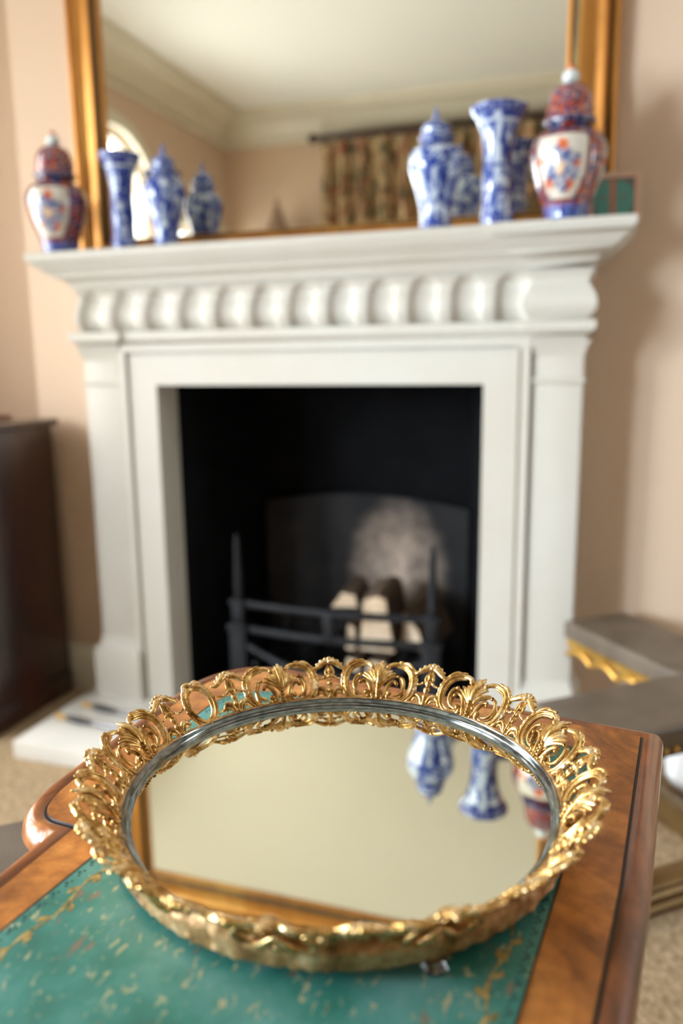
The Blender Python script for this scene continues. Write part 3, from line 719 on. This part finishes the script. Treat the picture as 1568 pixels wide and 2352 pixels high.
for i in range(len(PT2)):
    a, b = Vector(PT2[i]), Vector(PT2[(i+1) % len(PT2)]); m = max(1, int((b-a).length/.0105))
    for j in range(m):
        p = a+(b-a)*(j+.5)/m; t = (b-a).normalized(); nn = Vector((-t.y, t.x))
        for q, s in ((0, 1.), (1, .75), (-1, .75)):
            c = p+t*q*.0026+nn*(.0008 if q else -.0010); f = [bm.verts.new((c.x+.0013*s*math.cos(u*PI/3), c.y+.0013*s*math.sin(u*PI/3), ZT+.00042)) for u in range(6)]; bm.faces.new(f)
at_t(obj('blind_tooled_studs', bm, M_blind, tb, smooth=False))
# apron and legs
AP = [(.030, -1.462), (-.325, -1.420), (-.355, -1.45), (-.362, -1.64), (-.345, -1.675), (-.325, -1.685), (-.352, -2.02), (-.040, -2.055)]
bm = bmesh.new(); L = [[bm.verts.new((p[0], p[1], z)) for p in AP] for z in (.625, ZT-.026)]
for i in range(len(AP)): bm.faces.new((L[0][i], L[0][(i+1) % len(AP)], L[1][(i+1) % len(AP)], L[1][i]))
at_t(obj('apron', bm, M_edge, tb, ang=60))
for x, y in ((-.335, -1.665), (.010, -1.500), (-.325, -1.985), (-.055, -2.02)):
    bm = bmesh.new(); lathe(bm, [(.019, .712), (.021, .70), (.021, .62), (.017, .61), (.022, .595), (.016, .58), (.019, .55), (.018, .40), (.013, .14), (.018, .12), (.012, .10), (.011, .05), (.016, .03), (.012, .0)], 24, x, y); at_t(obj('leg', bm, M_edge, tb))

# ------------------------------------------------------------------ mirrored vanity tray
TX, TY, ZM = -.1650, -1.6345, .756
tray = thing('mirror_tray', 'round mirror tray with pierced gilt scrollwork gallery on the green leather', 'tray', (TX, TY, ZT+.0005))
tray.scale = (.975, .975, 1.0)
zb = ZM-ZT-.0005                                    # glass height above the thing's base
RG = .1500
bm = bmesh.new(); n = 128; bm.faces.new([bm.verts.new((RG*math.cos(2*PI*i/n), RG*math.sin(2*PI*i/n), zb)) for i in range(n)])
obj('mirror_glass', bm, M_traymir, tray, smooth=False)
bm = bmesh.new(); lathe(bm, [(.1490, zb+.0000), (.1500, zb+.0005), (.1506, zb+.0022), (.1516, zb+.0026), (.1524, zb+.0044), (.1536, zb+.0050), (.1544, zb+.0066), (.1552, zb+.0060)], 128, cap=False); obj('silvered_bezel', bm, M_bezel, tray)
bm = bmesh.new(); lathe(bm, [(.1546, zb+.0054), (.1560, zb+.0066), (.1578, zb+.0068), (.1590, zb+.0056), (.1594, zb+.003), (.1606, zb+.001), (.1612, zb-.002), (.1606, zb-.005), (.1612, zb-.0085), (.1600, zb-.0112), (.150, zb-.0115), (.001, zb-.0115)], 360, cap=False)
for v in bm.verts:
    r = math.hypot(v.co.x, v.co.y)
    if r > .157:
        a = math.atan2(v.co.y, v.co.x); q = Vector((math.cos(a)*28, math.sin(a)*28, v.co.z*160))
        d = .0011*noise.noise(q)+.0009*noise.noise(q*2.7)+.0007*abs(math.sin(a*36))*max(0, noise.noise(Vector((math.cos(a)*6, math.sin(a)*6, 5)))*3)
        v.co.x *= (r+d)/r; v.co.y *= (r+d)/r
        if v.co.z < zb-.006: v.co.z += .0016*noise.noise(q*1.3+Vector((3, 3, 3)))
obj('base_band', bm, M_band, tray)
Lg = .0390; ANG = R(12.1)
def gm(u, v, nn):
    """unit gallery coordinates -> tray-local position for a piece centred on angle 0"""
    th = -u*ANG; be = R(38+16*max(0, min(1, v)))
    rad = .1575+Lg*(.60*v+.115*v*v); z = zb+.004+Lg*(.795*v-.10*v*v)
    rad -= nn*Lg*math.cos(be); z += nn*Lg*math.sin(be)
    return Vector((rad*math.cos(th), rad*math.sin(th), z))
def gtube(bm, P, rads, seg=8, asp=.8, k=5, rib=None, closed=False):
    """P: (u,v,n) control points; rads: radii at control points"""
    Q = [(*p, 0.0) if len(p) == 2 else tuple(p) for p in P]
    Q = [(*q, 1.22*(rads[i] if isinstance(rads, (list, tuple)) else rads)) for i, q in enumerate(Q)]
    C = spline(Q, k, closed); rings = []; m = len(C)
    for i, c in enumerate(C):
        a = C[(i-1) % m] if closed else C[max(i-1, 0)]; b = C[(i+1) % m] if closed else C[min(i+1, m-1)]
        tx, ty = b[0]-a[0], b[1]-a[1]; l = math.hypot(tx, ty) or 1; tx /= l; ty /= l
        r = c[3]*(1 if rib is None else (1+rib*(1 if (i//2) % 2 else -1)))
        rings.append([bm.verts.new(gm(c[0]-ty*r*math.cos(2*PI*j/seg), c[1]+tx*r*math.cos(2*PI*j/seg), c[2]+asp*r*math.sin(2*PI*j/seg))) for j in range(seg)])
    rr = rings+([rings[0]] if closed else [])
    for a, b in zip(rr, rr[1:]):
        for j in range(seg): bm.faces.new((a[j], a[(j+1) % seg], b[(j+1) % seg], b[j]))
    if not closed: bm.faces.new(rings[0]); bm.faces.new(rings[-1])
def gball(bm, u, v, n_, r):
    c = gm(u, v, n_); bmesh.ops.create_uvsphere(bm, u_segments=10, v_segments=7, radius=r*Lg, matrix=Matrix.Translation(c))
def off(P, d):
    out = []; m = len(P)
    for i, p in enumerate(P):
        a, b = P[max(i-1, 0)], P[min(i+1, m-1)]; tx, ty = b[0]-a[0], b[1]-a[1]; l = math.hypot(tx, ty) or 1
        out.append((p[0]-ty/l*d, p[1]+tx/l*d, (p[2] if len(p) > 2 else 0)))
    return out
CMAIN = [(-.20, .80, .05), (-.26, .88, .03), (-.42, .93, 0), (-.64, .88, 0), (-.81, .74, 0), (-.89, .54, 0), (-.89, .33, 0), (-.83, .15, 0), (-.69, .03, 0), (-.50, -.01, 0), (-.34, .02, .02), (-.26, .10, .05), (-.31, .165, .06)]
CRAD = [.035, .045, .05, .055, .06, .062, .062, .06, .055, .05, .045, .04, .035]
CIN = [(-.50, .60, .03), (-.60, .56, .02), (-.66, .42, .01), (-.64, .27, .01), (-.55, .17, .01), (-.42, .13, .02)]
CLEAF = [(-.48, .40, .06), (-.43, .46, .05), (-.33, .44, .04), (-.23, .32, .03), (-.18, .16, .03), (-.13, .05, .03)]
def cartouche(var=0):
    bm = bmesh.new(); rnd = random.Random(var)
    for s in (-1, 1):
        fl = lambda P: [(p[0]*s*-1 if s > 0 else p[0], p[1], p[2]) for p in P]
        fl = (lambda P: [(-p[0], p[1], p[2]) for p in P]) if s > 0 else (lambda P: list(P))
        gtube(bm, fl(CMAIN), CRAD, asp=.75)
        mid = CMAIN[2:-2]
        gtube(bm, fl(off(mid, -.075)), [.028, .034, .038, .04, .04, .038, .034, .03, .024], k=8, rib=.13, asp=1.0, seg=6)
        gtube(bm, fl(off(mid, .066)), [.022, .028, .032, .034, .034, .032, .03, .026, .02], asp=1.1, seg=6)
        gtube(bm, fl([(p[0], p[1], .055) for p in mid]), [.014, .018, .02, .02, .02, .02, .018, .016, .012], asp=1.0, seg=6)
        e1, e2 = fl([CMAIN[0]])[0], fl([CMAIN[-1]])[0]
        gball(bm, e1[0], e1[1], .06, .062); gball(bm, e2[0], e2[1], .07, .066)
        gtube(bm, fl(CIN), [.02, .035, .038, .036, .03, .02], asp=.8); q = fl([CIN[0]])[0]; gball(bm, q[0], q[1], .04, .045)
        gtube(bm, fl(CLEAF), [.03, .034, .042, .05, .045, .035], asp=.9); q = fl([CLEAF[0]])[0]; gball(bm, q[0], q[1], .08, .05); q = fl([CLEAF[-1]])[0]; gball(bm, q[0], q[1], .05, .045)
        # acanthus fingers
        for (x, y, r, b) in ((-.10, .88, .05, .10), (-.20, .78, .048, .11), (-.30, .73, .044, .10), (-.40, .67, .042, .09), (-.49, .61, .036, .08), (-.35, .55, .034, .08)):
            x *= 1+rnd.uniform(-.06, .06); y *= 1+rnd.uniform(-.03, .03)
            P = [(0.0, .26, .05), (x*.30, .26+(y-.26)*.45, b), (x*.68, .26+(y-.26)*.82, b*.8), (x, y, .02)]
            gtube(bm, fl(P), [.03, r, r*.95, .014], asp=.6, seg=6)
        # small leaf on the outer shoulder of the scroll
        gtube(bm, fl([(-.55, .97, .01), (-.66, .97, .03), (-.78, .88, .04), (-.86, .78, .02)]), [.012, .03, .03, .012], asp=.8, seg=6)
        gtube(bm, fl([(-.74, .04, .02), (-.86, .09, .04), (-.94, .20, .03), (-.97, .31, .01)]), [.012, .035, .03, .012], asp=.8, seg=6)
    gtube(bm, [(0, .30, .08), (.01, .58, .13), (.02, .84, .08), (.035, 1.02, -.02)], [.04, .062, .06, .022], asp=.7)
    gtube(bm, [(-.03, .5, .15), (-.05, .78, .13), (-.07, .95, .03)], [.02, .03, .012], asp=.7, seg=6); gtube(bm, [(.04, .5, .15), (.08, .78, .12), (.12, .93, .03)], [.02, .03, .012], asp=.7, seg=6)
    gtube(bm, [(0, -.06, .0), (0, .06, .03), (0, .2, .06), (0, .36, .10)], [.05, .055, .06, .05], asp=.8)
    for j in range(5): gball(bm, 0, .05+.075*j, .09+.012*j, .034)
    gball(bm, -.06, .0, .04, .05); gball(bm, .06, 0, .04, .05)
    for s in (-1, 1):
        gtube(bm, [(0, .30, -.05), (.16*s, .16, -.10), (.34*s, .02, -.12), (.50*s, -.04, -.08)], [.03, .055, .05, .02], asp=.8); gtube(bm, [(.5*s, .62, -.06), (.62*s, .4, -.11), (.6*s, .15, -.12), (.45*s, .0, -.10)], [.02, .045, .045, .02], asp=.8)
    gball(bm, 0, .02, -.10, .07)
    gtube(bm, [(-.62, -.03, 0), (0, -.05, 0), (.62, -.03, 0)], .03, seg=6)
    return bm
def drop(var=0):
    bm = bmesh.new()
    for v0, v1, r in ((.80, .60, .055), (.62, .44, .07), (.46, .27, .068), (.30, .10, .062), (.13, -.05, .055)):
        for du in (-.035, .0, .035): gtube(bm, [(du*.5, v0, .03), (du, (v0+v1)/2+.02, .06 if du == 0 else .03), (du*.3, v1, .03)], [.018, r*.62, .012], seg=6, asp=1.0)
        gball(bm, 0, v1+.02, .07, .026)
    for s in (-1, 1):
        f = lambda P: [(p[0]*s, p[1], p[2]) for p in P]
        # crest sweeping down to the neighbouring scrolls
        gtube(bm, f([(0, .93, .04), (.12, .90, .06), (.24, .82, .05), (.36, .76, .03), (.46, .80, .0)]), [.05, .062, .052, .04, .02], asp=.8)
        gtube(bm, f([(.02, .99, .0), (.13, .96, .02), (.24, .88, .02), (.34, .80, .0)]), [.03, .042, .035, .012], asp=.7, seg=6)
        for x, y, r in ((.09, 1.0, .05), (.20, .95, .045), (.30, .87, .038)): gball(bm, x*s, y, .02, r)
        gtube(bm, f([(.03, .84, .03), (.07, .74, .03), (.10, .62, .02), (.05, .56, .03)]), [.02, .034, .026, .015], seg=6)
        gtube(bm, f([(.05, .60, .03), (.13, .53, .03), (.24, .49, .02), (.34, .50, .01), (.44, .53, .0)]), [.03, .026, .022, .022, .018], seg=6)
        gball(bm, .14*s, .53, .04, .034); gball(bm, .26*s, .49, .03, .03)
        gtube(bm, f([(.06, -.03, .02), (.09, .12, .03), (.17, .23, .04), (.28, .25, .03), (.37, .17, .02), (.44, .16, 0)]), [.03, .042, .048, .045, .034, .016], asp=.8, seg=6)
        gtube(bm, f([(.12, .05, .02), (.20, .14, .04), (.29, .15, .04), (.34, .08, .02)]), [.014, .028, .026, .012], seg=6)
    gball(bm, 0, 1.01, .02, .062); gball(bm, 0, .90, .08, .05)
    gtube(bm, [(-.5, -.05, 0), (0, -.05, 0), (.5, -.05, 0)], .03, seg=6)
    return bm
def oval_ring():
    bm = bmesh.new(); a, b = .34, .45
    def el(da, n_=0): return [((a+da)*math.cos(2*PI*i/14), .47+(b+da)*math.sin(2*PI*i/14), n_) for i in range(14)]
    gtube(bm, el(0), .055, closed=True, asp=.8); gtube(bm, el(.075), .034, closed=True, rib=.14, k=8, seg=6); gtube(bm, el(-.06), .028, closed=True, seg=6); gtube(bm, el(0, .05), .018, closed=True, seg=6)
    for s in (-1, 1):
        gtube(bm, [(.0, .92, .06), (.10*s, 1.0, .05), (.20*s, .98, .02), (.27*s, .88, .02)], [.045, .05, .036, .014], seg=6)
        gtube(bm, [(.0, .02, .05), (.10*s, -.02, .05), (.22*s, .04, .03), (.32*s, .14, .02)], [.045, .045, .036, .014], seg=6)
    gball(bm, 0, .95, .07, .06); gball(bm, 0, 0, .06, .055)
    gtube(bm, [(-.45, -.05, 0), (0, -.05, 0), (.45, -.05, 0)], .03, seg=6)
    return bm
protoC = [obj('scroll_cartouche', cartouche(v), M_ormolu, tray, ang=80) for v in range(2)]
protoD = obj('husk_drop', drop(), M_ormolu, tray, ang=80)
protoR = obj('oval_scroll_ring', oval_ring(), M_ormolu, tray, ang=80)
seq = [32.75, 64.25, 95.75, 127.25, 1.25, 181.25, 212.75, 244.25, 275.75, 307.25]
used = set()
def place(proto, deg):
    o = proto if proto.name not in used else link(proto.copy())
    used.add(proto.name); o.parent = tray; o.rotation_euler = (0, 0, R(deg))
for i, a in enumerate(seq): place(protoC[i % 2], a)
for a in (80, 48.5, 17, -14.5, 111.5, 143, 165.5, 197, 228.5, 260, 291.5, -37+.5): place(protoD, a)
for a in (154.25, -25.5): place(protoR, a)
for i in range(3):
    th = R(-53+120*i); bm = bmesh.new(); lathe(bm, [(.004, zb-.011), (.0062, zb-.0125), (.0068, .0035), (.0080, .0020), (.0072, .0), (.002, 0)], 24, .1585*math.cos(th), .1585*math.sin(th)); obj('foot', bm, M_brass if i % 2 else M_bezel, tray)

# ------------------------------------------------------------------ leather stool tucked under the left of the table
def cushion_bm(w, d, h, r=.03, puff=.012, nx=20, ny=20):
    bm = bmesh.new(); box(bm, -w/2, w/2, -d/2, d/2, 0, h)
    bmesh.ops.bevel(bm, geom=list(bm.edges), offset=r, segments=4, profile=.6, affect='EDGES'); return bm
st_ = thing('leather_stool', 'taupe leather topped stool tucked under the left side of the writing table', 'stool', (-.585, -1.530, 0), R(40))
bm = cushion_bm(.40, .34, .07, .02); o = obj('seat_pad', bm, M_taupe, st_, ang=80); o.location = (0, 0, .43)
bm = bmesh.new(); box(bm, -.185, .185, -.155, .155, .37, .432, bev=.004); obj('seat_rail', bm, M_edge, st_)
for sx in (-1, 1):
    for sy in (-1, 1):
        bm = bmesh.new(); lathe(bm, [(.018, .375), (.02, .36), (.014, .33), (.016, .20), (.009, .0)], 16, sx*.165, sy*.135); obj('leg', bm, M_edge, st_)

# ------------------------------------------------------------------ club fender beside the fireplace
fd = thing('club_fender', 'leather topped club fender with gilt rails standing right of the fireplace', 'fender', (.17, -.44, 0), R(40))
# local +x runs up to the right in plan, local -y towards the camera; inner corner at the origin
ZF = .42; FW = .19
def pad(x0, x1, y0, y1):
    bm = bmesh.new(); box(bm, x0, x1, y0, y1, ZF-.045, ZF); bmesh.ops.bevel(bm, geom=list(bm.edges), offset=.012, segments=4, profile=.6, affect='EDGES'); return bm
obj('seat_pad', pad(0, FW, -FW, .370), M_taupe, fd, ang=80)          # runs towards the wall
obj('seat_pad', pad(-.355, -.003, -FW, 0), M_taupe, fd, ang=80)       # comes towards the table
bm = bmesh.new(); box(bm, .006, FW-.006, -FW+.01, .36, ZF-.066, ZF-.045, bev=.003)
N_ = 6
for s, xx in ((0, .010), (1, FW-.010)):
    for i in range(N_):
        y0 = -.17+.53*i/N_; y1 = -.17+.53*(i+1)/N_; P = [(xx, y0+(y1-y0)*q/8, ZF-.070-.016*(abs(q-4)/4)**2) for q in range(9)]; tube(bm, P, .008, 8)
obj('gilt_rail', bm, M_brass, fd)
bm = bmesh.new(); box(bm, -.345, 0, -FW+.008, -.008, ZF-.062, ZF-.045, bev=.003); obj('gilt_rail', bm, M_mahog, fd)
bm = bmesh.new()
for i in range(16): ball(bm, (-.35+.024*i, -FW-.001, ZF-.043), .0055, seg=8)
obj('brass_nails', bm, M_brass, fd)
kp = [(0, 0), (.022, 0), (.024, .012), (.016, .018), (.018, .034), (.012, .040), (.014, .052), (.006, .060), (-.014, .062), (-.03, .060), (-.032, .04), (-.034, 0)]
bm = bmesh.new(); sweep(bm, [(-.33, -.12), (.12, -.12), (.12, .32)], [(a, b) for a, b in kp]); obj('base_kerb', bm, M_bronze, fd)
for x, y in ((.10, .16), (.11, -.10), (-.30, -.11)):
    bm = bmesh.new(); lathe(bm, [(.013, .06), (.008, .075), (.007, .2), (.011, .22), (.007, .24), (.007, .34), (.012, ZF-.066)], 16, x, y); obj('post', bm, M_brass, fd)
bm = cushion_bm(.30, .14, .26, .06)
for v in bm.verts: v.co *= 1+.03*noise.noise(v.co*9)
o = obj('white_cushion', bm, M_cush, ang=80); o.location = (.325, -.20, .0); o.rotation_euler = (0, 0, R(-50))
tag(o, 'white cushion on the floor beyond the rails of the club fender', 'cushion')

# ------------------------------------------------------------------ seen in the wall mirror: curtain and finial
cu = thing('curtain', 'drawn brown and green tapestry curtain reflected in the overmantel mirror', 'curtain', (-1.05, YR+.14, 1.2))
bm = bmesh.new(); NXc = 220; rows = [0.10, .6, 1.2, 1.8, 2.3, 2.46, 2.50]; G = []
for i in range(NXc+1):
    x = -1.87+1.95*i/NXc; G.append([bm.verts.new((x+1.05, .05*math.sin(i*.42+.8*math.sin(i*.07))*(1 if z < 2.4 else .6), z-1.2)) for z in rows])
for a, b in zip(G, G[1:]):
    for j in range(len(rows)-1): bm.faces.new((a[j], b[j], b[j+1], a[j+1]))
o = obj('curtain_cloth', bm, M_curtain, cu, ang=180)
bm = bmesh.new(); tube(bm, [(-.86, 0, 1.33), (1.1, 0, 1.33)], .022, 12); ball(bm, (-.88, 0, 1.33), .035); obj('curtain_pole', bm, M_mahog, cu)
ob = thing('display_cabinet', 'tall cabinet with a pointed top, seen low in the overmantel mirror', 'cabinet', (-2.17, YR+.22, 0))
bm = bmesh.new(); box(bm, -.30, .30, -.18, .18, 0, 1.90, bev=.004); obj('cabinet_body', bm, wood('brown_cabinet_wood', (.09, .05, .03), (.20, .12, .07), (.28, .17, .10), scale=4), ob)
bm = bmesh.new(); lathe(bm, [(.075, 1.90), (.07, 1.96), (.035, 2.06), (.012, 2.13), (.016, 2.145), (.001, 2.16)], 24); obj('pointed_finial', bm, plain('brown_finial', (.26, .17, .11), .6), ob)
